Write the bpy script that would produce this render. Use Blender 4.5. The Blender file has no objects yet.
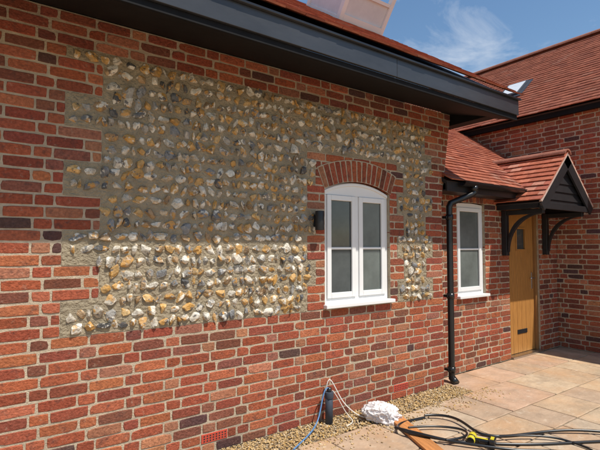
import bpy, bmesh, math, random
import numpy as np
from mathutils import Vector, Matrix, noise
random.seed(11); np.random.seed(7)
scene=bpy.context.scene
scene.view_settings.view_transform='Standard'
scene.view_settings.look='None'
scene.view_settings.exposure=0

# ------------------------------------------------------------ materials
def pm(name, base=(.5,.5,.5), var=.25, scale=8, bump=.3, bscale=60, bdist=.01, rough=.85, attr=False,
       metallic=0, spec=.3, blotch=None, blotch2=None, blotch3=None, stretch=(1,1,1)):
    m=bpy.data.materials.new(name); m.use_nodes=True
    nt=m.node_tree; N=nt.nodes; L=nt.links
    p=N['Principled BSDF']
    tc=N.new('ShaderNodeTexCoord'); mp=N.new('ShaderNodeMapping'); mp.inputs['Scale'].default_value=stretch
    L.new(tc.outputs['Object'],mp.inputs[0])
    n=N.new('ShaderNodeTexNoise'); n.inputs['Scale'].default_value=scale; n.inputs['Detail'].default_value=8
    n.inputs['Roughness'].default_value=.65
    L.new(mp.outputs[0],n.inputs['Vector'])
    mr=N.new('ShaderNodeMapRange'); mr.inputs[1].default_value=.25; mr.inputs[2].default_value=.75
    mr.inputs[3].default_value=1-var; mr.inputs[4].default_value=1+var
    L.new(n.outputs[0],mr.inputs[0])
    mul=N.new('ShaderNodeVectorMath'); mul.operation='MULTIPLY'
    if attr:
        a=N.new('ShaderNodeAttribute'); a.attribute_name='Col'
        L.new(a.outputs['Color'],mul.inputs[0])
    else:
        mul.inputs[0].default_value=base
    L.new(mr.outputs[0],mul.inputs[1])
    out=mul.outputs[0]
    for b in (blotch,blotch2,blotch3):
        if not b: continue
        col,amt,sc,lo,hi=b
        n2=N.new('ShaderNodeTexNoise'); n2.inputs['Scale'].default_value=sc; n2.inputs['Detail'].default_value=7
        n2.inputs['Roughness'].default_value=.6
        mp2=N.new('ShaderNodeMapping'); mp2.inputs['Location'].default_value=(sc*.37,3.1,lo*9); 
        L.new(mp.outputs[0],mp2.inputs[0]); L.new(mp2.outputs[0],n2.inputs['Vector'])
        r2=N.new('ShaderNodeMapRange'); r2.inputs[1].default_value=lo; r2.inputs[2].default_value=hi
        r2.inputs[3].default_value=0; r2.inputs[4].default_value=amt
        L.new(n2.outputs[0],r2.inputs[0])
        mx=N.new('ShaderNodeMix'); mx.data_type='RGBA'
        L.new(r2.outputs[0],mx.inputs[0]); L.new(out,mx.inputs[6]); mx.inputs[7].default_value=(*col,1)
        out=mx.outputs[2]
    L.new(out,p.inputs['Base Color'])
    p.inputs['Roughness'].default_value=rough; p.inputs['Metallic'].default_value=metallic
    p.inputs['Specular IOR Level'].default_value=spec
    if bump>0:
        n3=N.new('ShaderNodeTexNoise'); n3.inputs['Scale'].default_value=bscale; n3.inputs['Detail'].default_value=6
        L.new(mp.outputs[0],n3.inputs['Vector'])
        bp=N.new('ShaderNodeBump'); bp.inputs['Strength'].default_value=bump; bp.inputs['Distance'].default_value=bdist
        L.new(n3.outputs[0],bp.inputs['Height']); L.new(bp.outputs[0],p.inputs['Normal'])
    return m

M_brick=pm('brick_clay',var=.45,scale=48,bump=.9,bscale=70,bdist=.009,rough=.95,attr=True,spec=.1,
           blotch=((.085,.05,.045),.6,17,.56,.70), blotch2=((.44,.34,.25),.4,34,.61,.74), blotch3=((.20,.07,.045),.35,3,.45,.7))
M_mortar=pm('lime_mortar',(.47,.385,.28),var=.25,scale=18,bump=.8,bscale=110,bdist=.008,rough=.95,spec=.1,
            blotch=((.30,.24,.175),.6,3,.48,.7))
M_fmortar=pm('flint_bed_mortar',(.35,.29,.20),var=.28,scale=12,bump=1.0,bscale=40,bdist=.03,rough=.97,spec=.1,
             blotch=((.23,.19,.135),.6,5,.48,.7))
M_flint=pm('flint_stone',var=.5,scale=30,bump=.8,bscale=60,bdist=.009,rough=.55,attr=True,spec=.4,
           blotch=((.55,.29,.07),.85,18,.53,.60), blotch2=((.74,.70,.61),.9,15,.55,.60), blotch3=((.075,.075,.08),.85,22,.58,.62))
M_white=pm('white_upvc',(.80,.80,.79),var=.03,scale=4,bump=0,rough=.3,spec=.5)
M_black=pm('black_paint',(.020,.020,.022),var=.25,scale=10,bump=.1,bscale=30,rough=.42,spec=.4)
M_soffit=pm('black_soffit',(.010,.010,.011),var=.25,scale=10,bump=.1,bscale=30,rough=.7,spec=.15)
M_fascia=pm('black_fascia',(.034,.037,.043),var=.35,scale=5,bump=.15,bscale=9,rough=.32,spec=.5,stretch=(.3,1,1),
            blotch=((.075,.075,.075),.5,3,.5,.75))
M_pipe=pm('black_plastic',(.014,.014,.015),var=.1,bump=0,rough=.28,spec=.5)
M_tile=pm('clay_tile',var=.3,scale=14,bump=.3,bscale=80,rough=.88,attr=True,spec=.15,
          blotch=((.13,.06,.045),.4,9,.55,.8), blotch2=((.42,.24,.16),.3,20,.58,.75))
M_ridge=pm('ridge_tile',(.33,.13,.085),var=.25,scale=8,bump=.3,rough=.85)
M_verge=pm('verge_mortar',(.50,.36,.30),var=.2,scale=15,bump=.4,rough=.9)
M_glass=pm('window_glass',(.070,.080,.080),var=.6,scale=1.6,bump=0,rough=.05,spec=.6)
M_glass2=pm('obscured_glass',(.14,.16,.15),var=.4,scale=2.0,bump=.1,bscale=150,rough=.18,spec=.5)
M_oak=pm('oak_door',(.43,.20,.055),var=.3,scale=10,bump=.25,bscale=20,rough=.5,stretch=(5,5,.5))
M_oakd=pm('oak_frame',(.28,.135,.045),var=.25,scale=10,bump=.25,bscale=20,rough=.55,stretch=(5,5,.5))
M_slab=pm('sandstone_slab',var=.22,scale=4.5,bump=.6,bscale=18,bdist=.014,rough=.85,attr=True,spec=.2,
          blotch=((.50,.29,.15),.55,2.2,.46,.66), blotch2=((.28,.21,.15),.55,5,.50,.72), blotch3=((.60,.50,.38),.45,14,.57,.70))
M_joint=pm('joint_mortar',(.24,.185,.125),var=.25,scale=12,bump=.6,bscale=90,rough=.95)
M_ground=pm('earth_ground',(.24,.19,.13),var=.3,scale=3,bump=.7,bscale=20,rough=.95)
M_gravel=pm('gravel_stone',var=.25,scale=40,bump=.2,rough=.8,attr=True)
M_plank=pm('timber_plank',(.50,.21,.07),var=.4,scale=6,bump=.3,bscale=20,rough=.6,stretch=(.6,8,1))
M_bag=pm('white_plastic_sheet',(.72,.67,.65),var=.12,scale=8,bump=.5,bscale=12,bdist=.02,rough=.45)
M_yellow=pm('yellow_plastic',(.60,.50,.03),var=.15,scale=30,bump=0,rough=.45,spec=.4)
M_blue=pm('blue_plastic',(.10,.22,.42),var=.1,bump=0,rough=.4)
M_stub=pm('duct_grey',(.05,.06,.08),var=.2,bump=0,rough=.5)
M_wcord=pm('white_cord_mat',(.7,.66,.60),var=.1,bump=0,rough=.6)
M_steel=pm('brushed_steel',(.55,.55,.55),var=.1,bump=0,rough=.3,metallic=1)
M_airb=pm('terracotta',(.50,.07,.04),var=.2,scale=30,bump=.2,rough=.8)
M_inner=pm('dark_interior',(.03,.03,.03),var=.1,bump=0,rough=.9)
M_poly=pm('polycarbonate_sheet',(.66,.69,.72),var=.08,bump=0,rough=.3)

# ------------------------------------------------------------ helpers
def empty(name):
    e=bpy.data.objects.new(name,None); scene.collection.objects.link(e); return e
def mesh_obj(name,verts,faces,mat,parent=None,cols=None,smooth=False):
    me=bpy.data.meshes.new(name)
    me.from_pydata(verts if isinstance(verts,list) else verts.tolist(),[],faces if isinstance(faces,list) else faces.tolist())
    me.update()
    if cols is not None:
        ca=me.color_attributes.new('Col','FLOAT_COLOR','POINT')
        ca.data.foreach_set('color',np.asarray(cols,dtype=np.float32).ravel())
    if mat: me.materials.append(mat)
    if smooth: me.polygons.foreach_set('use_smooth',[True]*len(me.polygons))
    o=bpy.data.objects.new(name,me); scene.collection.objects.link(o)
    if parent: o.parent=parent
    return o
def fixn(o):
    bm=bmesh.new(); bm.from_mesh(o.data); bmesh.ops.recalc_face_normals(bm,faces=bm.faces); bm.to_mesh(o.data); bm.free()
def bevel(o,w,seg=2):
    m=o.modifiers.new('b','BEVEL'); m.width=w; m.segments=seg; m.limit_method='ANGLE'
def box(name,x0,x1,y0,y1,z0,z1,mat,parent=None,bev=0):
    v=[(x0,y0,z0),(x1,y0,z0),(x1,y1,z0),(x0,y1,z0),(x0,y0,z1),(x1,y0,z1),(x1,y1,z1),(x0,y1,z1)]
    f=[(3,2,1,0),(4,5,6,7),(0,1,5,4),(1,2,6,5),(2,3,7,6),(3,0,4,7)]
    o=mesh_obj(name,v,f,mat,parent)
    if bev: bevel(o,bev)
    return o
def prism(name,pts,axis,a,b,mat,parent=None,bev=0):
    n=len(pts)
    if axis=='y': v=[(p[0],a,p[1]) for p in pts]+[(p[0],b,p[1]) for p in pts]
    else: v=[(a,p[0],p[1]) for p in pts]+[(b,p[0],p[1]) for p in pts]
    f=[tuple(range(n)),tuple(range(2*n-1,n-1,-1))]+[(i,i+n,(i+1)%n+n,(i+1)%n) for i in range(n)]
    o=mesh_obj(name,v,f,mat,parent); fixn(o)
    if bev: bevel(o,bev)
    return o
def tube(name,pts,r,mat,parent=None,smooth=True,res=6):
    cu=bpy.data.curves.new(name,'CURVE'); cu.dimensions='3D'; cu.bevel_depth=r; cu.bevel_resolution=res
    cu.use_fill_caps=True
    s=cu.splines.new('NURBS' if smooth else 'POLY'); s.points.add(len(pts)-1)
    for i,p in enumerate(pts): s.points[i].co=(*p,1)
    if smooth: s.order_u=4; s.use_endpoint_u=True; s.resolution_u=10
    cu.materials.append(mat)
    o=bpy.data.objects.new(name,cu); scene.collection.objects.link(o)
    if parent: o.parent=parent
    return o
def cyl(name,p0,p1,r,mat,parent=None,seg=24,r2=None,bev=0):
    p0=Vector(p0);p1=Vector(p1); d=p1-p0
    bm=bmesh.new(); bmesh.ops.create_cone(bm,cap_ends=True,segments=seg,radius1=r,radius2=r if r2 is None else r2,depth=d.length)
    q=d.to_track_quat('Z','Y'); bmesh.ops.transform(bm,matrix=Matrix.Translation((p0+p1)/2)@q.to_matrix().to_4x4(),verts=bm.verts)
    me=bpy.data.meshes.new(name); bm.to_mesh(me); bm.free(); me.materials.append(mat)
    for f in me.polygons: f.use_smooth=len(f.vertices)==4
    o=bpy.data.objects.new(name,me); scene.collection.objects.link(o)
    if parent: o.parent=parent
    if bev: bevel(o,bev)
    return o

# ------------------------------------------------------------ brickwork
C=.075
PAL=[((.36,.10,.052),5),((.31,.082,.046),5),((.40,.13,.065),4),((.26,.075,.046),4),((.18,.065,.045),2),
     ((.10,.055,.05),1.1),((.34,.145,.09),1.5),((.42,.175,.095),.9),((.23,.09,.06),2)]
def brickcol():
    c=random.choices([p[0] for p in PAL],[p[1] for p in PAL])[0]
    k=random.uniform(.84,1.12)
    return (c[0]*k,c[1]*k*random.uniform(.92,1.08),c[2]*k*random.uniform(.92,1.08),1)
class Bricks:
    """wall frame: point = O + s*U + z*Z - d*Nn ; Nn outward normal; d>0 is into the wall"""
    def __init__(s,O,U,Nn): s.O=Vector(O);s.U=Vector(U);s.N=Vector(Nn);s.v=[];s.f=[];s.c=[];s.mv=[];s.mf=[]
    def P(s,a,z,d): q=s.O+s.U*a-s.N*d; return (q.x,q.y,q.z+z)
    def quad(s,pts,col=None,proud=0,depth=.1,jit=.0014):
        cx=sum(p[0] for p in pts)/4; cz=sum(p[1] for p in pts)/4
        col=col or brickcol(); b=len(s.v)
        off=-proud+random.uniform(-.0018,.0022)
        tx=random.uniform(-.012,.012); tz=random.uniform(-.02,.02)
        ring=[]
        for i in range(4):
            p=pts[i];q=pts[(i+1)%4]; L=math.hypot(q[0]-p[0],q[1]-p[1]); n=max(2,int(L/.045))
            for k in range(n):
                t=k/n; x=p[0]+(q[0]-p[0])*t; z=p[1]+(q[1]-p[1])*t
                if k==0:
                    c=random.uniform(.001,.004)if random.random()<.9 else random.uniform(.005,.010)
                    x+= c if x<cx else -c; z+= c if z<cz else -c
                ring.append((x+random.uniform(-jit,jit),z+random.uniform(-jit,jit)))
        n=len(ring); ex=abs(pts[1][0]-pts[0][0])/2 or .1
        for p in ring: s.v.append(s.P(p[0],p[1],depth))
        for p in ring: s.v.append(s.P(p[0],p[1],off+.004+(p[0]-cx)*tx))
        k=.0035
        for p in ring:
            dx=cx-p[0];dz=cz-p[1]
            hx=max(abs(q[0]-cx) for q in pts); hz=max(abs(q[1]-cz) for q in pts)
            kx=k*random.uniform(.7,1.5); 
            s.v.append(s.P(p[0]+dx/hx*kx,p[1]+dz/hz*kx,off+(p[0]-cx)*tx+(p[1]-cz)*tz+random.uniform(-.0003,.0003)))
        s.c+= [col]*(3*n)
        for i in range(n):
            j=(i+1)%n
            s.f.append((b+i,b+j,b+n+j,b+n+i)); s.f.append((b+n+i,b+n+j,b+2*n+j,b+2*n+i))
        s.f.append(tuple(range(b+2*n,b+3*n)))
    def course(s,ci,ivs,g=.0112,pat=0):
        z0=ci*C; z1=z0+C-g
        seqs=[.225,.225,.1125]
        off=-12.0+(.28125 if ci%2 else 0)+pat+random.uniform(-.012,.012)
        wob=random.uniform(-.0015,.0015)
        for (a,b) in ivs:
            x=off; k=0; cur=[]
            while x<b:
                w=seqs[k%3]; k+=1
                l=max(x,a); r=min(x+w,b)
                if r>l: cur.append([l,r])
                x+=w
            if len(cur)>1 and cur[0][1]-cur[0][0]<.05: cur[1][0]=cur[0][0]; cur.pop(0)
            if len(cur)>1 and cur[-1][1]-cur[-1][0]<.05: cur[-2][1]=cur[-1][1]; cur.pop()
            for l,r in cur:
                gg=g*random.uniform(.8,1.15)
                l2=l+gg/2 if l>a+1e-5 else l+g/2*(.3); r2=r-gg/2 if r<b-1e-5 else r-g/2*.3
                if r2-l2<.02: continue
                w1=random.uniform(-.0012,.0012); w2=random.uniform(-.0012,.0012)
                s.quad([(l2,z0+g/2+wob+w1),(r2,z0+g/2+wob+w2),(r2,z1+g/2+wob+w2),(l2,z1+g/2+wob+w1)])
    def mortar(s,a,b,z0,z1,d=.004):
        k=len(s.mv); s.mv+=[s.P(a,z0,d),s.P(b,z0,d),s.P(b,z1,d),s.P(a,z1,d)]; s.mf.append((k,k+1,k+2,k+3))
    def build(s,name,parent):
        o=mesh_obj(name,s.v,s.f,M_brick,parent,s.c); fixn(o)
        mesh_obj(name+'_mortar',s.mv,s.mf,M_mortar,parent)
        return o
def sub(ivs,cuts):
    for c0,c1 in cuts:
        out=[]
        for a,b in ivs:
            if c1<=a or c0>=b: out.append((a,b)); continue
            if c0>a: out.append((a,c0))
            if c1<b: out.append((c1,b))
        ivs=out
    return ivs

house=empty('brick_house')
# main wall ------------------------------------------------
WX0,WX1,WZ0,WZS,RISE=2.563,3.41,.985,2.075,.09
xc=(WX0+WX1)/2; hw=(WX1-WX0)/2
def winop(z0):
    if z0<WZ0-.02: return []
    if z0<WZS-.002: return [(WX0,WX1)]
    t=(z0-WZS)/RISE
    if t>=1: return []
    h=hw*math.sqrt(1-t); return [(xc-h,xc+h)]
def flint_ivs(ci):
    if ci<13 or ci>=38: return []
    g=(ci-13)//3
    left=.43 if g%2==0 else .655
    if g==8: left=.43
    right=4.08 if g%2==0 else 3.97
    ivs=[(left,right)]
    z=ci*C
    if z<2.36: 
        l=2.36 if g%2==0 else 2.455; r=3.52 if g%2==0 else 3.62
        ivs=sub(ivs,[(l,r)])
    return ivs
def right_end(ci):
    z=ci*C
    return 4.25 if z<2.0 else 4.25+.18*min(1,(z-2.0)/1.0)
MW=Bricks((0,0,0),(1,0,0),(0,-1,0))
fl_v=[];fl_f=[]
AIR=[(1.38,1.60),(3.44,3.66)]
for ci in range(0,41):
    re=right_end(ci); z0=ci*C
    base=sub([(-3,re)],winop(z0))
    fi=flint_ivs(ci)
    br=sub(base,fi)
    if ci==1: br=sub(br,AIR)
    MW.course(ci,br)
    for a,b in base: MW.mortar(a,b,z0,z0+C)
    for a,b in fi:
        k=len(fl_v); fl_v+=[(a,.0005,z0),(b,.0005,z0),(b,.0005,z0+C),(a,.0005,z0+C)]; fl_f.append((k,k+1,k+2,k+3))
def arch(B,xc,hw,zs,rise,n,th,proud=.004):
    R=(hw*hw+rise*rise)/(2*rise); cz=zs+rise-R; al=math.asin(min(1,hw/R))
    al*=1.02
    P=lambda r,a:(xc+r*math.sin(a),cz+r*math.cos(a))
    for i in range(n):
        a0=-al+2*al*i/n; a1=-al+2*al*(i+1)/n; g=.005/R
        a0+=g;a1-=g
        B.quad([P(R+.002,a0),P(R+.002,a1),P(R+th,a1),P(R+th,a0)],proud=proud,jit=.001)
    m=16
    for i in range(m):
        a0=-al+2*al*i/m; a1=-al+2*al*(i+1)/m
        k=len(B.mv); B.mv+=[B.P(*P(R+.001,a0),-.0035),B.P(*P(R+.001,a1),-.0035),B.P(*P(R+th+.006,a1),-.0035),B.P(*P(R+th+.006,a0),-.0035)]; B.mf.append((k,k+1,k+2,k+3))
arch(MW,xc,hw,WZS,RISE,15,.205,proud=.0065)
for X in (WX0-.001,WX1+.001):
    k=len(MW.mv); MW.mv+=[(X,.008,WZ0),(X,.1,WZ0),(X,.1,WZS+.03),(X,.008,WZS+.03)]; MW.mf.append((k,k+1,k+2,k+3))
MW.build('brickwork',house)
mesh_obj('flint_panel_mortar',fl_v,fl_f,M_fmortar,house)
for i,(a,b) in enumerate(AIR):
    box('air_brick_%d'%(i+1),a+.004,b-.004,-.002,.02,.08,.145,M_airb,house,.002)
    for k in range(8):
        for j in range(3):
            x=a+.02+k*.0245; z=.09+j*.018
            box('air_hole',x,x+.012,-.003,.0,z,z+.009,M_inner,house)

# flints ----------------------------------------------------
bm=bmesh.new(); bmesh.ops.create_icosphere(bm,subdivisions=3,radius=1); bm.verts.ensure_lookup_table()
IV=np.array([v.co[:] for v in bm.verts]); IF=np.array([[v.index for v in f.verts] for f in bm.faces]); bm.free()
FPAL=[((.46,.41,.33),3.5),((.60,.55,.46),3.5),((.32,.30,.27),2.6),((.20,.20,.20),1.8),((.47,.28,.10),3.2),((.33,.22,.12),2.8),((.10,.10,.10),1.2),((.54,.36,.16),2.4)]
def in_flint(x,z,hx,hz):
    for zz in (z-hz,z+hz):
        ok=False
        for a,b in flint_ivs(int(math.floor(zz/C+1e-6))):
            if a+hx<x<b-hx: ok=True
        if not ok: return False
    return True
VV=[];FF=[];CC=[];nv=0
rows=22; ph=(2.85-.975)/rows
for r in range(rows):
    zc=.975+ph*(r+.5); x=.43+random.uniform(.015,.05)
    while x<4.08:
        w=random.uniform(.024,.048) if random.random()>.18 else random.uniform(.014,.022)
        h=random.uniform(.024,.039) 
        if random.random()<.25: h=min(.042,h*1.25); w*=.75
        x+=w+random.uniform(.0,.004)
        z=zc+random.uniform(-.009,.009); cx=x
        x+=w+random.uniform(.002,.016)
        if not in_flint(cx,z,w*.7,h*.65): continue
        P=IV.copy()
        for _ in range(4):
            d=np.random.normal(size=3); d/=np.linalg.norm(d); fr=random.uniform(1.5,5)
            P*= (1+.13*np.sin(P@d*fr+random.uniform(0,6)))[:,None]
        for _ in range(13):
            d=np.random.normal(size=3); d[1]-=.5; d/=np.linalg.norm(d); c=random.uniform(.40,.82)
            s=P@d; over=np.maximum(s-c,0); P-= (over*.97)[:,None]*d
        P+=np.random.normal(scale=.018,size=P.shape)
        P*=np.array([w,random.uniform(.019,.034),h])*1.33
        a=random.uniform(-.6,.6); ca,sa=math.cos(a),math.sin(a)
        P=np.stack([P[:,0]*ca-P[:,2]*sa,P[:,1],P[:,0]*sa+P[:,2]*ca],1)
        P+=np.array([cx,-.001+random.uniform(-.003,.006),z])
        VV.append(P); FF.append(IF+nv); nv+=len(P)
        col=random.choices([p[0] for p in FPAL],[p[1] for p in FPAL])[0]; k=random.uniform(.8,1.15)
        CC.append(np.tile(np.array([col[0]*k,col[1]*k,col[2]*k,1]),(len(P),1)))
mesh_obj('flint_panel_stones',np.concatenate(VV),np.concatenate(FF),M_flint,house,np.concatenate(CC))

# house body
box('house_core',-3,4.235,.11,6,0,3.05,M_mortar,house)
prism('gable_core',[(.11,3.05),(5.9,3.05),(3.0,5.0)],'x',-3,4.23,M_mortar,house)

# windows -----------------------------------------------------
def window(x0,x1,z0,z1,y,rise,tag,mats,bar=.48):
    e=empty('window_'+tag); e.parent=house
    fw=.045
    box('sill',x0-.02,x1+.02,y-.10,y+.03,z0,z0+.035,M_white,e,.006)
    zb=z0+.035; zt=z1-.045
    box('jamb_l',x0+.002,x0+fw,y-.012,y+.05,zb,zt,M_white,e,.004)
    box('jamb_r',x1-fw,x1-.002,y-.012,y+.05,zb,zt,M_white,e,.004)
    box('bottom_rail',x0+fw,x1-fw,y-.012,y+.05,zb,zb+fw,M_white,e,.004)
    xm=(x0+x1)/2; 
    pts=[(x0+.002,zt),(x1-.002,zt)]
    n=14
    for i in range(n+1):
        t=1-2*i/n; pts.append((xm+(x1-x0-.004)/2*t, z1+rise*(1-t*t)-.003))
    prism('head',pts,'y',y-.014,y+.05,M_white,e,.003)
    two=(x1-x0)>.7
    if two:
        up=[];lo=[]
        for i in range(n+1):
            t=1-2*i/n; up.append((xm+(x1-x0-.02)/2*t, z1+rise*(1-t*t)-.010)); lo.append((xm+(x1-x0-.02)/2*t, z1+rise*(1-t*t)-.036))
        prism('head_trim',up+lo[::-1],'y',y-.026,y-.015,M_white,e,.003)
    cells=[(x0+fw,xm-.02),(xm+.02,x1-fw)] if two else [(x0+fw,x1-fw)]
    if two: box('mullion',xm-.02,xm+.02,y-.012,y+.05,zb+fw,zt,M_white,e,.004)
    for k,(a,b) in enumerate(cells):
        s=.05; a+=.002;b-=.002; c=zb+fw+.002; d=zt-.002
        box('sash_l',a,a+s,y-.026,y+.03,c,d,M_white,e,.005)
        box('sash_r',b-s,b,y-.026,y+.03,c,d,M_white,e,.005)
        box('sash_b',a+s,b-s,y-.026,y+.03,c,c+s,M_white,e,.005)
        box('sash_t',a+s,b-s,y-.026,y+.03,d-s,d,M_white,e,.005)
        zm=c+(d-c)*bar
        box('glazing_bar',a+s,b-s,y-.018,y+.02,zm-.011,zm+.011,M_white,e,.004)
        box('glass_pane',a+s,b-s,y-.004,y+.004,c+s,d-s,mats[k],e)
        box('gasket',a+s-.001,a+s+.004,y-.008,y-.002,c+s,d-s,M_pipe,e)
        box('gasket',b-s-.004,b-s+.001,y-.008,y-.002,c+s,d-s,M_pipe,e)
window(WX0,WX1,WZ0,WZS,.05,RISE,'main',[M_glass,M_glass2])

# wing wall (recessed) ------------------------------------------
Y2=.20; V0,V1,U0,U1=4.81,5.41,.90,2.07
D0,D1,DZ=5.98,6.80,2.07
W2=Bricks((0,Y2,0),(1,0,0),(0,-1,0))
for ci in range(0,30):
    z0=ci*C
    cuts=[]
    if 12<=ci<28: cuts.append((V0,V1))
    if z0<DZ-.03: cuts.append((D0,D1))
    base=sub([(4.2,7.34)],cuts)
    bc=list(base)
    if ci>=28: bc=sub(bc,[(V0-.05,V1+.05)])
    W2.course(ci,bc,pat=.07)
    for a,b in base: W2.mortar(a,b,z0,z0+C)
n=9
for i in range(n):
    a=V0-.05+(V1-V0+.1)*i/n; b=V0-.05+(V1-V0+.1)*(i+1)/n
    W2.quad([(a+.004,2.103),(b-.004,2.103),(b-.004,2.246),(a+.004,2.246)],proud=.001)
for X,a,b in ((V0-.001,.9,2.1),(V1+.001,.9,2.1),(D0-.001,0,2.1),(D1+.001,0,2.1)):
    k=len(W2.mv); W2.mv+=[(X,Y2+.008,a),(X,Y2+.1,a),(X,Y2+.1,b),(X,Y2+.008,b)]; W2.mf.append((k,k+1,k+2,k+3))
W2.build('wing_brickwork',house)
window(V0,V1,U0,2.085,Y2+.05,.015,'wing',[M_glass2],bar=.5)
box('wing_core',4.24,7.4,Y2+.115,5,0,2.45,M_mortar,house)
# roofs
TPAL=[((.34,.105,.06),4),((.30,.09,.052),4),((.38,.13,.078),3),((.26,.08,.052),2),((.36,.16,.11),.8)]
def tiles(name,O,U,V,Nn,width,length,parent,gauge=.10,tw=.165,tint=1,step=.022,flat=0):
    O=Vector(O);U=Vector(U).normalized();V=Vector(V).normalized();Nn=Vector(Nn).normalized()
    vs=[];fs=[];cs=[]
    rows=int(length/gauge)
    for r in range(rows+1):
        off=-(tw/2 if r%2 else 0)
        x=off
        while x<width:
            a=max(x,0)+.0012; b=min(x+tw,width)-.0012; x+=tw
            if b-a<.02: continue
            v0=r*gauge+random.uniform(-.003,.003); v1=min(v0+gauge*1.7,length+.02)
            h0=step+random.uniform(-.002,.003); h1=.003; t=.013
            if v1<=v0+.01: continue
            k=len(vs)
            hl=random.uniform(-.0015,.0015)
            for (u,v,h) in ((a,v0,h0-t+hl),(b,v0,h0-t-hl),(b,v1,h1-t*.8),(a,v1,h1-t*.8),(a,v0,h0+hl),(b,v0,h0-hl),(b,v1,h1),(a,v1,h1)):
                q=O+U*u+V*v+Nn*h; vs.append(q[:])
            fs+=[(k+3,k+2,k+1,k),(k+4,k+5,k+6,k+7),(k,k+1,k+5,k+4),(k+1,k+2,k+6,k+5),(k+2,k+3,k+7,k+6),(k+3,k,k+4,k+7)]
            c=random.choices([p[0] for p in TPAL],[p[1] for p in TPAL])[0]; kk=random.uniform(.88,1.12)*tint
            m=(.31,.10,.06); c=[c[i]*(1-flat)+m[i]*flat for i in range(3)]
            cs+=[(c[0]*kk,c[1]*kk,c[2]*kk,1)]*8
    o=mesh_obj(name,vs,fs,M_tile,parent,cs); fixn(o); return o
def slope_board(name,O,U,V,Nn,width,length,th,mat,parent,off=-.012):
    O=Vector(O);U=Vector(U).normalized();V=Vector(V).normalized();Nn=Vector(Nn).normalized()
    vs=[]
    for h in (off-th,off):
        for u,v in ((0,0),(width,0),(width,length),(0,length)): vs.append((O+U*u+V*v+Nn*h)[:])
    o=mesh_obj(name,vs,[(3,2,1,0),(4,5,6,7),(0,1,5,4),(1,2,6,5),(2,3,7,6),(3,0,4,7)],mat,parent); fixn(o); return o
p35=math.radians(35); c35,s35=math.cos(p35),math.sin(p35)
EX=4.62
mainL=3.75/c35
tiles('main_roof_tiles',(-3,-.76,3.125),(1,0,0),(0,c35,s35),(0,-s35,c35),EX+3,mainL,house)
slope_board('main_roof_deck',(-3,-.70,3.165-.02),(1,0,0),(0,c35,s35),(0,-s35,c35),EX+3-.03,mainL-.1,.05,M_black,house,off=-.03)
tiles('main_roof_tiles_rear',(-3,6.7,3.125),(1,0,0),(0,-c35,s35),(0,s35,c35),EX+3,mainL-.05,house)
prism('bargeboard',[(-.69,2.89),(-.69,3.09),(3.0,3.09+3.69*s35/c35),(3.0,2.87+3.69*s35/c35)],'x',EX-.03,EX-.001,M_fascia,house)
# eaves: deep flat fascia boards butted end to end, drip strip, lip, soffit
xs=[-3,-.2,2.75,EX]
for i in range(3):
    box('fascia_board_%d'%(i+1),xs[i]+.0015,xs[i+1]-.0015,-.715-.001*(i%2),-.690,2.93,3.085,M_fascia,house,.003)
box('fascia_lower_strip',-3,EX-.002,-.695,-.672,2.882,2.929,M_soffit,house,.002)
box('eaves_lip',-3,EX+.012,-.742,-.688,3.086,3.104,M_fascia,house,.003)
prism('soffit',[(-.668,2.89),(.004,3.080),(.004,3.10),(-.668,2.91)],'x',-3,EX-.032,M_soffit,house)
box('eaves_end_box',4.44,EX-.034,-.665,.35,2.95,3.14,M_soffit,house)
# wing lean-to roof
tiles('wing_roof_tiles',(4.26,-.12,2.285),(1,0,0),(0,c35,s35),(0,-s35,c35),3.08,3.1,house,tint=.95)
slope_board('wing_roof_deck',(4.26,-.08,2.30),(1,0,0),(0,c35,s35),(0,-s35,c35),3.07,3.0,.04,M_black,house,off=-.02)
box('wing_fascia',4.27,7.33,-.065,-.04,2.17,2.29,M_black,house,.002)
box('wing_soffit',4.27,7.33,-.04,Y2-.001,2.175,2.19,M_black,house)
gp=[];
for i in range(11):
    a=math.pi*i/10; gp.append((-.125+.052*math.cos(a),2.285-.052*math.sin(a)))
for i in range(10,-1,-1):
    a=math.pi*i/10; gp.append((-.125+.047*math.cos(a),2.285-.047*math.sin(a)))
prism('gutter',gp,'x',4.46,7.30,M_pipe,house)
# downpipe
dp=empty('downpipe'); 
tube('pipe',[(4.415,.02,.04),(4.415,.02,2.00),(4.43,.01,2.045),(4.66,-.11,2.15),(4.69,-.125,2.17),(4.69,-.125,2.26)],.036,M_pipe,dp,smooth=False)
for z in (.12,.95,1.85):
    cyl('pipe_collar',(4.415,.02,z),(4.415,.02,z+.06),.043,M_pipe,dp)
    box('pipe_clip',4.36,4.47,.02,.08,z+.015,z+.045,M_pipe,dp,.003)
cyl('pipe_collar',(4.69,-.125,2.19),(4.69,-.125,2.25),.043,M_pipe,dp)
cyl('pipe_shoe',(4.415,.02,.06),(4.40,-.05,.01),.04,M_pipe,dp)

# door ---------------------------------------------------------
door=empty('front_door'); door.parent=house
yd=Y2+.06
box('frame_l',D0+.002,D0+.06,yd-.03,yd+.05,.03,DZ-.045,M_oakd,door,.004)
box('frame_r',D1-.06,D1-.002,yd-.03,yd+.05,.03,DZ-.045,M_oakd,door,.004)
box('frame_t',D0+.002,D1-.002,yd-.03,yd+.05,DZ-.045,DZ+.01,M_oakd,door,.004)
box('threshold',D0+.002,D1-.002,yd-.10,yd+.05,.0,.03,M_steel,door,.004)
nb=6; da,db=D0+.064,D1-.064
for i in range(nb):
    a=da+(db-da)*i/nb; b=da+(db-da)*(i+1)/nb
    if i in (2,3):
        box('board',a+.002,b-.002,yd,yd+.04,.035,1.50,M_oak,door,.004)
        box('board',a+.002,b-.002,yd,yd+.04,1.80,DZ-.05,M_oak,door,.004)
    else: box('board',a+.002,b-.002,yd,yd+.04,.035,DZ-.05,M_oak,door,.004)
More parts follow.
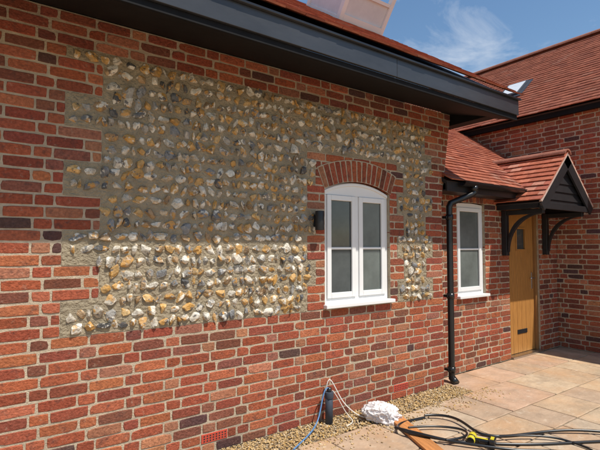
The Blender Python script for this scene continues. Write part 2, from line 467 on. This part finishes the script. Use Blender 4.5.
xm=(da+db)/2; w=(db-da)/nb
box('vision_glass',xm-w+.002,xm+w-.002,yd+.015,yd+.025,1.5,1.8,M_glass,door)
for a,b,c,d in ((xm-w-.02,xm+w+.02,1.48,1.505),(xm-w-.02,xm+w+.02,1.795,1.82),(xm-w-.02,xm-w+.005,1.505,1.795),(xm+w-.005,xm+w+.02,1.505,1.795)):
    box('vision_trim',a,b,yd-.012,yd,c,d,M_oak,door,.003)
box('handle_plate',db-.075,db-.045,yd-.010,yd,.92,1.16,M_steel,door,.003)
cyl('handle_lever',(db-.06,yd-.045,1.08),(db-.17,yd-.045,1.08),.009,M_steel,door)
cyl('handle_stem',(db-.06,yd,1.08),(db-.06,yd-.045,1.08),.009,M_steel,door)
box('letter_plate',xm-.13,xm+.13,yd-.008,yd,.30,.36,M_black,door,.003)

# porch canopy ---------------------------------------------------
porch=empty('porch_canopy'); porch.parent=house
PX=6.38; PZ=2.79; HWd=.73; EZ=2.11; YF=-.42
ang=math.atan2(PZ-EZ,HWd); ca,sa=math.cos(ang),math.sin(ang); SL=HWd/ca
tiles('porch_tiles_west',(PX-HWd,YF,EZ),(0,1,0),(ca,0,sa),(-sa,0,ca),1.15,SL,porch,tw=.15,tint=1.35,gauge=.1,step=.03)
tiles('porch_tiles_east',(PX+HWd,YF,EZ),(0,1,0),(-ca,0,sa),(sa,0,ca),1.15,SL,porch,tw=.15,tint=1.35,gauge=.1,step=.03)
slope_board('porch_deck_w',(PX-HWd+.02,YF+.02,EZ),(0,1,0),(ca,0,sa),(-sa,0,ca),1.0,SL-.02,.02,M_black,porch,off=-.012)
slope_board('porch_deck_e',(PX+HWd-.02,YF+.02,EZ),(0,1,0),(-ca,0,sa),(sa,0,ca),1.0,SL-.02,.02,M_black,porch,off=-.012)
for sgn in (-1,1):
    q=lambda t,h:(PX+sgn*(HWd*(1-t))+sgn*sa*h, EZ+(PZ-EZ)*t+ca*h)
    prism('bargeboard',[q(-.02,-.14),q(-.02,-.018),q(1,-.018),q(1,-.16)],'y',YF-.0,YF+.025+.001*sgn,M_black,porch)
    prism('verge_mortar',[q(0,-.016),q(0,.004),q(1,.004),q(1,-.016)],'y',YF-.004,YF+.03+.001*sgn,M_verge,porch)
    box('side_beam',PX+sgn*.66-.03,PX+sgn*.66+.03,YF+.06,Y2-.002,2.03,2.10,M_black,porch,.003)
nbd=6
for i in range(nbd):
    z0=2.04+(PZ-2.12)*i/nbd; z1=2.04+(PZ-2.12)*(i+1)/nbd+.012
    h0=HWd*(PZ-.05-z0)/(PZ-EZ); h1=HWd*(PZ-.05-z1)/(PZ-EZ)
    h0=min(h0,.70);h1=max(h1,.01)
    v=[(PX-h0,YF+.045,z0),(PX+h0,YF+.045,z0),(PX+h1,YF+.062,z1),(PX-h1,YF+.062,z1),(PX-h0,YF+.075,z0),(PX+h0,YF+.075,z0),(PX+h1,YF+.075,z1),(PX-h1,YF+.075,z1)]
    o=mesh_obj('gable_board',v,[(0,1,2,3),(7,6,5,4),(4,5,1,0),(5,6,2,1),(6,7,3,2),(7,4,0,3)],M_black,porch); fixn(o)
box('tie_beam',PX-.70,PX+.70,YF+.01,YF+.044,2.02,2.10,M_black,porch,.003)
y=YF-.01
while y<.72:
    pts=[]
    for i in range(9):
        a=math.pi*i/8; pts.append((PX+.085*math.cos(a),PZ-.01+.07*math.sin(a)))
    for i in range(8,-1,-1):
        a=math.pi*i/8; pts.append((PX+.072*math.cos(a),PZ-.015+.057*math.sin(a)))
    prism('ridge_tile',pts,'y',y,min(y+.296,.8),M_ridge,porch); y+=.30
for bx in (PX-.55,PX+.55):
    box('bracket_post',bx-.035,bx+.035,Y2-.075,Y2-.004,1.42,2.03,M_black,porch,.006)
    box('bracket_arm',bx-.032,bx+.032,YF+.06,Y2-.076,1.965,2.029,M_black,porch,.006)
    y0b=Y2-.085; ye=YF+.08; za=1.47; zb=1.965; n=12
    out=[(y0b+(ye-y0b)*(1-math.cos(math.pi/2*i/n)), za+(zb-za)*math.sin(math.pi/2*i/n)) for i in range(n+1)]
    inn=[(y0b+(ye+.10-y0b)*(1-math.cos(math.pi/2*i/n)), za+.11+(zb-za-.11)*math.sin(math.pi/2*i/n)) for i in range(n,-1,-1)]
    prism('bracket_brace',out+inn,'x',bx-.028,bx+.028,M_black,porch)

# wall lamp ------------------------------------------------------
lamp=empty('wall_lamp')
box('back_plate',2.425,2.475,-.018,-.004,1.72,1.83,M_black,lamp,.004)
cyl('lamp_body',(2.45,-.065,1.69),(2.45,-.065,1.86),.040,M_black,lamp,bev=.003)
box('lamp_arm',2.44,2.46,-.05,-.015,1.76,1.79,M_black,lamp)

# right-hand wing --------------------------------------------------
wing=empty('brick_house.001')
XR=7.35
RW=Bricks((XR,0,0),(0,-1,0),(-1,0,0))
for ci in range(0,48):
    z0=ci*C
    RW.course(ci,[(-5,4)],pat=.13)
    RW.mortar(-5,4,z0,z0+C)
RW.build('brickwork',wing)
box('house_core',XR+.11,XR+4.4,-4,5,0,3.6,M_mortar,wing)
p40=math.radians(40); c40,s40=math.cos(p40),math.sin(p40)
RL=2.31/c40
tiles('roof_tiles_west',(7.18,-4.1,3.66),(0,1,0),(c40,0,s40),(-s40,0,c40),10,RL,wing,tint=.78,flat=.5,step=.019)
slope_board('roof_deck',(7.22,-4.08,3.68),(0,1,0),(c40,0,s40),(-s40,0,c40),9.9,RL-.05,.05,M_black,wing,off=-.03)
tiles('roof_tiles_east',(7.18+2*2.31,-4.1,3.66),(0,1,0),(-c40,0,s40),(s40,0,c40),10,RL,wing,tint=.78,flat=.5,step=.019)
prism('gable_core',[(XR+.12,3.6),(XR+4.3,3.6),(9.49,5.35)],'y',-3.95,5,M_mortar,wing)
box('fascia',7.255,7.275,-4,5,3.56,3.66,M_soffit,wing,.002)
box('soffit',7.275,7.348,-4,5,3.57,3.585,M_soffit,wing)
y=-4.1
zr=3.66+2.31*s40/c40
while y<5.8:
    pts=[]
    for i in range(9):
        a=math.pi*i/8; pts.append((9.49+.12*math.cos(a),zr-.02+.085*math.sin(a)))
    prism('ridge_tile',pts,'y',y,y+.296,M_ridge,wing); y+=.30
def onroof(u,v,h): 
    q=Vector((7.18,u,3.66))+Vector((c40,0,s40))*v+Vector((-s40,0,c40))*h; return q[:]
def roofbox(name,u0,u1,v0,v1,h0,h1,mat):
    v=[onroof(u,vv,h) for h in (h0,h1) for (u,vv) in ((u0,v0),(u1,v0),(u1,v1),(u0,v1))]
    o=mesh_obj(name,v,[(3,2,1,0),(4,5,6,7),(0,1,5,4),(1,2,6,5),(2,3,7,6),(3,0,4,7)],mat,wing); fixn(o)
ru0=4.1+1.05; ru1=4.1+1.45; ru0-=4.1; ru1-=4.1; rv0,rv1=.98,1.48
roofbox('roof_light_flashing',ru0-.05,ru1+.05,rv0-.08,rv1+.05,.0,.03,M_stub)
roofbox('roof_light_frame',ru0,ru1,rv0,rv1,.031,.06,M_stub)
roofbox('roof_light_glass',ru0+.04,ru1-.04,rv0+.04,rv1-.04,.061,.07,M_poly)

# open roof window on the main roof ------------------------------
rw=empty('roof_window'); rw.parent=house
def mr(x,v,h):
    q=Vector((x,-.76,3.125))+Vector((0,c35,s35))*v+Vector((0,-s35,c35))*h; return q
HT=.62
bars=[]
for x0,x1 in ((3.72,3.78),(4.46,4.52)):
    for v0,v1 in ((2.35,2.42),(3.15,3.22)): bars.append(('post',x0,x1,v0,v1,.02,HT-.001,M_white))
    bars.append(('side_panel',x0+.012,x1-.012,2.421,3.149,.06,HT*.55,M_poly))
    bars.append(('side_rail',x0,x1,2.421,3.149,HT*.55+.001,HT*.55+.05,M_white))
    bars.append(('side_rail',x0,x1,2.421,3.149,.015,.059,M_white))
    bars.append(('top_side',x0,x1,2.35,3.22,HT,HT+.06,M_white))
for v0,v1 in ((2.35,2.42),(3.15,3.22)):
    bars.append(('rail',3.781,4.459,v0,v1,.02,.10,M_white)); bars.append(('rail_top',3.781,4.459,v0,v1,HT+.001,HT+.058,M_white))
bars.append(('front_panel',3.781,4.459,2.38,2.395,.101,HT*.6,M_poly))
bars.append(('front_rail',3.781,4.459,2.36,2.41,HT*.6+.001,HT*.6+.04,M_white))
for (nm,x0,x1,v0,v1,h0,h1,mt) in bars:
    v=[mr(x,vv,h)[:] for h in (h0,h1) for (x,vv) in ((x0,v0),(x1,v0),(x1,v1),(x0,v1))]
    o=mesh_obj(nm,v,[(3,2,1,0),(4,5,6,7),(0,1,5,4),(1,2,6,5),(2,3,7,6),(3,0,4,7)],mt,rw); fixn(o)

# ground ------------------------------------------------------------
mesh_obj('ground',[(-400,-400,-.03),(400,-400,-.03),(400,400,-.03),(-400,400,-.03)],[(0,1,2,3)],M_ground)
patio=empty('patio_paving')
mesh_obj('joint_bed',[(-3,-9,-.008),(XR,-9,-.008),(XR,Y2,-.008),(-3,Y2,-.008)],[(0,1,2,3)],M_joint,patio)
SP=[(.49,.36,.24),(.46,.33,.215),(.51,.385,.26),(.48,.32,.22),(.43,.31,.215),(.52,.375,.24),(.45,.35,.25)]
vs=[];fs=[];cs=[]
def slab(x0,x1,y0,y1):
    g=.006; k=len(vs); h=random.uniform(-.001,.002)
    P=[(x0+g,y0+g),(x1-g,y0+g),(x1-g,y1-g),(x0+g,y1-g)]
    ring=[]
    for i in range(4):
        p=P[i];q=P[(i+1)%4]; L=math.hypot(q[0]-p[0],q[1]-p[1]); n=max(2,int(L/.07))
        for m in range(n):
            t=m/n; ring.append((p[0]+(q[0]-p[0])*t+random.uniform(-.0025,.0025),p[1]+(q[1]-p[1])*t+random.uniform(-.0025,.0025)))
    n=len(ring)
    cx=(x0+x1)/2;cy=(y0+y1)/2; hx=(x1-x0)/2; hy=(y1-y0)/2
    for p in ring: vs.append((p[0],p[1],-.009))
    for p in ring: vs.append((p[0],p[1],h-.004))
    for p in ring: 
        e=random.uniform(.004,.009); vs.append((p[0]+(cx-p[0])/hx*e,p[1]+(cy-p[1])/hy*e,h))
    c=random.choice(SP); kk=random.uniform(.92,1.07); cs.extend([(c[0]*kk,c[1]*kk,c[2]*kk,1)]*(3*n))
    for i in range(n):
        j=(i+1)%n; fs.append((k+i,k+j,k+n+j,k+n+i)); fs.append((k+n+i,k+n+j,k+2*n+j,k+2*n+i))
    fs.append(tuple(range(k+2*n,k+3*n)))
y=-.30
while y>-8.5:
    d=random.choice((.56,.56,.28,.42)); x=-3+random.uniform(-.3,0)
    while x<XR:
        w=random.choice((.56,.84,.42,.56,.28)); x1=min(x+w,XR)
        if XR-x1<.12: x1=XR
        slab(max(x,-3),x1,y-d,y); x=x1
        if x>=XR: break
    y-=d
x=4.30
while x<XR-.01:
    w=random.choice((.56,.84,.42)); x1=min(x+w,XR)
    if XR-x1<.12: x1=XR
    slab(x,x1,-.30,Y2-.005); x=x1
o=mesh_obj('slabs',vs,fs,M_slab,patio,cs); fixn(o)
# gravel strip
bm=bmesh.new(); bmesh.ops.create_icosphere(bm,subdivisions=1,radius=1); bm.verts.ensure_lookup_table()
GV=np.array([v.co[:] for v in bm.verts]); GF=np.array([[v.index for v in f.verts] for f in bm.faces]); bm.free()
GP=[(.52,.33,.12),(.56,.40,.20),(.42,.28,.13),(.60,.48,.32),(.36,.24,.12),(.52,.36,.17)]
VV=[];FF=[];CC=[]
ng=9600
for i in range(ng):
    if i<ng-600: x=random.uniform(-.5,4.33); yy=-.005-abs(random.uniform(0,.30)); z=random.uniform(-.006,.012)
    else: x=random.uniform(1.3,4.6); yy=-.30-abs(random.gauss(0,.14)); z=.004
    r=random.uniform(.005,.012)
    P=GV*(1+np.random.normal(scale=.15,size=(len(GV),1)))*np.array([r,r*random.uniform(.6,1),r*.6])
    a=random.uniform(0,3.14); P=np.stack([P[:,0]*math.cos(a)-P[:,1]*math.sin(a),P[:,0]*math.sin(a)+P[:,1]*math.cos(a),P[:,2]],1)
    P+=np.array([x,yy,z]); VV.append(P); FF.append(GF+i*len(GV))
    c=random.choice(GP); k=random.uniform(.8,1.1); CC.append(np.tile(np.array([c[0]*k,c[1]*k,c[2]*k,1]),(len(GV),1)))
mesh_obj('gravel_strip',np.concatenate(VV),np.concatenate(FF),M_gravel,None,np.concatenate(CC))

# ---------------------------------------------------------- small items
duct=empty('duct_pipe_stub')
cyl('pipe',(2.53,-.09,-.01),(2.535,-.085,.27),.034,M_stub,duct)
cyl('collar',(2.534,-.085,.22),(2.535,-.085,.275),.040,M_stub,duct,bev=.003)
cyl('inner_duct',(2.535,-.085,.26),(2.537,-.085,.31),.020,M_pipe,duct)
tube('blue_rope',[(1.98,-.34,.012),(2.1,-.27,.012),(2.25,-.2,.02),(2.38,-.14,.08),(2.45,-.09,.22),(2.50,-.08,.33),(2.54,-.085,.30)],.006,M_blue)
tube('white_cord',[(2.55,-.03,.0),(2.53,-.03,.2),(2.55,-.04,.40),(2.6,-.06,.34),(2.66,-.10,.18),(2.72,-.15,.1),(2.80,-.2,.03),(2.88,-.24,.02)],.005,M_wcord)
tube('white_cord',[(2.57,-.09,.28),(2.62,-.10,.22),(2.68,-.12,.08),(2.74,-.16,.015),(2.70,-.22,.012),(2.6,-.24,.012)],.004,M_wcord)
bm=bmesh.new(); bmesh.ops.create_icosphere(bm,subdivisions=6,radius=1)
for v in bm.verts:
    p=v.co.copy(); n1=noise.noise(p*1.3+Vector((3,1,2)))
    wv=Vector((noise.noise(p*2),noise.noise(p*2+Vector((5,5,5))),noise.noise(p*2+Vector((9,1,4)))))*.5
    r1=1-abs(noise.noise((p+wv)*2.3))*2; r2=1-abs(noise.noise((p+wv)*5.5+Vector((2,2,2))))*2
    k=.85+.22*n1+.20*r1*r1+.07*r2
    taper=.62+.38*max(-1,min(1,p.x*.9))
    v.co=Vector((p.x*k*.16,p.y*k*.135*(.75+.25*taper),max(p.z*k*(.65+.35*taper),-.30)*.135))
bmesh.ops.transform(bm,matrix=Matrix.Translation((2.96,-.29,.045))@Matrix.Rotation(-.65,4,'Z')@Matrix.Rotation(.12,4,'Y'),verts=bm.verts)
me=bpy.data.meshes.new('crumpled_plastic_sheet'); bm.to_mesh(me); bm.free(); me.materials.append(M_bag)
for f in me.polygons: f.use_smooth=True
o=bpy.data.objects.new('crumpled_plastic_sheet',me); scene.collection.objects.link(o)
o=box('wooden_plank',-.42,.42,-.065,.065,0,.022,M_plank,None,.002)
o.location=(2.93,-.72,.004); o.rotation_euler=(0,0,math.radians(68))
def hose(pts,r=.011): 
    return tube('black_hose',pts,r,M_pipe,None)
z=.012
hose([(3.30,-.50,z),(3.10,-.46,z),(2.92,-.50,z+.02),(2.84,-.62,z+.03),(2.92,-.80,z+.03),(3.10,-.98,z),(3.3,-1.16,z),(3.55,-1.36,z),(3.9,-1.55,z),(4.3,-1.78,z),(4.9,-2.2,z)])
hose([(3.30,-.50,z+.02),(3.5,-.60,z+.02),(3.42,-.85,z+.03),(3.35,-1.0,z),(3.5,-1.15,z),(3.8,-1.25,z),(4.1,-1.45,z+.03),(4.4,-1.75,z),(4.6,-2.1,z)])
hose([(2.86,-.55,z+.03),(2.88,-.75,z+.05),(3.0,-.92,z+.02),(3.15,-1.15,z+.02),(3.35,-1.35,z),(3.6,-1.5,z),(3.7,-1.7,z),(3.5,-1.9,z)])
hose([(3.2,-1.1,z+.02),(3.35,-1.12,z+.03),(3.55,-1.2,z+.02),(3.75,-1.36,z+.02),(3.85,-1.5,z),(3.8,-1.75,z),(3.6,-1.9,z)],.008)
hose([(2.97,-.60,z+.02),(3.12,-.66,z+.02),(3.3,-.78,z+.01),(3.33,-.95,z+.02),(3.15,-1.02,z+.03),(3.0,-.95,z+.03)],.009)
dr=empty('cordless_drill')
MT=Matrix.Translation((3.22,-1.03,.035))@Matrix.Rotation(math.radians(25),4,'Z')
parts=[cyl('motor_body',(-.07,0,0),(.05,0,0),.031,M_yellow,dr,bev=.006),
 cyl('motor_band',(-.03,0,0),(-.012,0,0),.0325,M_pipe,dr),
 cyl('rear_cap',(-.078,0,0),(-.0705,0,0),.027,M_pipe,dr),
 cyl('gearbox',(.05,0,0),(.085,0,0),.027,M_pipe,dr,r2=.022),
 cyl('chuck',(.086,0,0),(.125,0,0),.019,M_pipe,dr,r2=.010),
 box('grip',-.045,-.005,-.13,-.02,-.018,.018,M_pipe,dr,.01),
 box('grip_side',-.035,-.012,-.12,-.03,.0185,.021,M_yellow,dr,.002),
 box('battery',-.075,.035,-.175,-.131,-.032,.032,M_pipe,dr,.008),
 box('battery_label',-.05,.01,-.165,-.14,.0325,.034,M_yellow,dr)]
for p in parts: p.data.transform(MT)

# ---------------------------------------------------------- light & sky
EL=math.radians(61.2); AZ=math.radians(15)
S=Vector((math.sin(AZ)*math.cos(EL),-math.cos(AZ)*math.cos(EL),math.sin(EL)))
sun=bpy.data.lights.new('sun','SUN'); sun.energy=5.0; sun.angle=math.radians(.53); sun.color=(1,.94,.84)
so=bpy.data.objects.new('sun',sun); scene.collection.objects.link(so); so.rotation_euler=S.to_track_quat('Z','Y').to_euler()
w=bpy.data.worlds.new('World'); scene.world=w; w.use_nodes=True
nt=w.node_tree;N=nt.nodes;L=nt.links
bg=N['Background']; bg.inputs['Strength'].default_value=.11
sky=N.new('ShaderNodeTexSky'); sky.sky_type='NISHITA'; sky.sun_disc=False
sky.sun_elevation=EL; sky.sun_rotation=math.pi-AZ; sky.air_density=1.3; sky.dust_density=.3; sky.ozone_density=2.2
hs=N.new('ShaderNodeHueSaturation'); hs.inputs['Saturation'].default_value=1.12; hs.inputs['Value'].default_value=1.15
L.new(sky.outputs[0],hs.inputs['Color'])
tc=N.new('ShaderNodeTexCoord'); mp=N.new('ShaderNodeMapping'); mp.inputs['Scale'].default_value=(1.0,3.2,7); mp.inputs['Rotation'].default_value=(.2,.35,.5)
L.new(tc.outputs['Generated'],mp.inputs[0])
n=N.new('ShaderNodeTexNoise'); n.inputs['Scale'].default_value=1.3; n.inputs['Detail'].default_value=10; n.inputs['Roughness'].default_value=.6; n.inputs['Distortion'].default_value=.5
L.new(mp.outputs[0],n.inputs['Vector'])
r=N.new('ShaderNodeMapRange'); r.inputs[1].default_value=.52; r.inputs[2].default_value=.80; r.inputs[4].default_value=.85
L.new(n.outputs[0],r.inputs[0])
mx=N.new('ShaderNodeMix'); mx.data_type='RGBA'; mx.inputs[7].default_value=(7.4,7.8,8.4,1)
L.new(r.outputs[0],mx.inputs[0]); L.new(hs.outputs[0],mx.inputs[6]); L.new(mx.outputs[2],bg.inputs[0])

# ---------------------------------------------------------- camera
cd=bpy.data.cameras.new('camera'); cd.lens=27; cd.sensor_width=36; cd.clip_end=2000
co=bpy.data.objects.new('camera',cd); scene.collection.objects.link(co)
co.location=(0,-3.2,1.55); co.rotation_euler=(math.radians(90+2.67),0,math.radians(54.5-90))
scene.camera=co
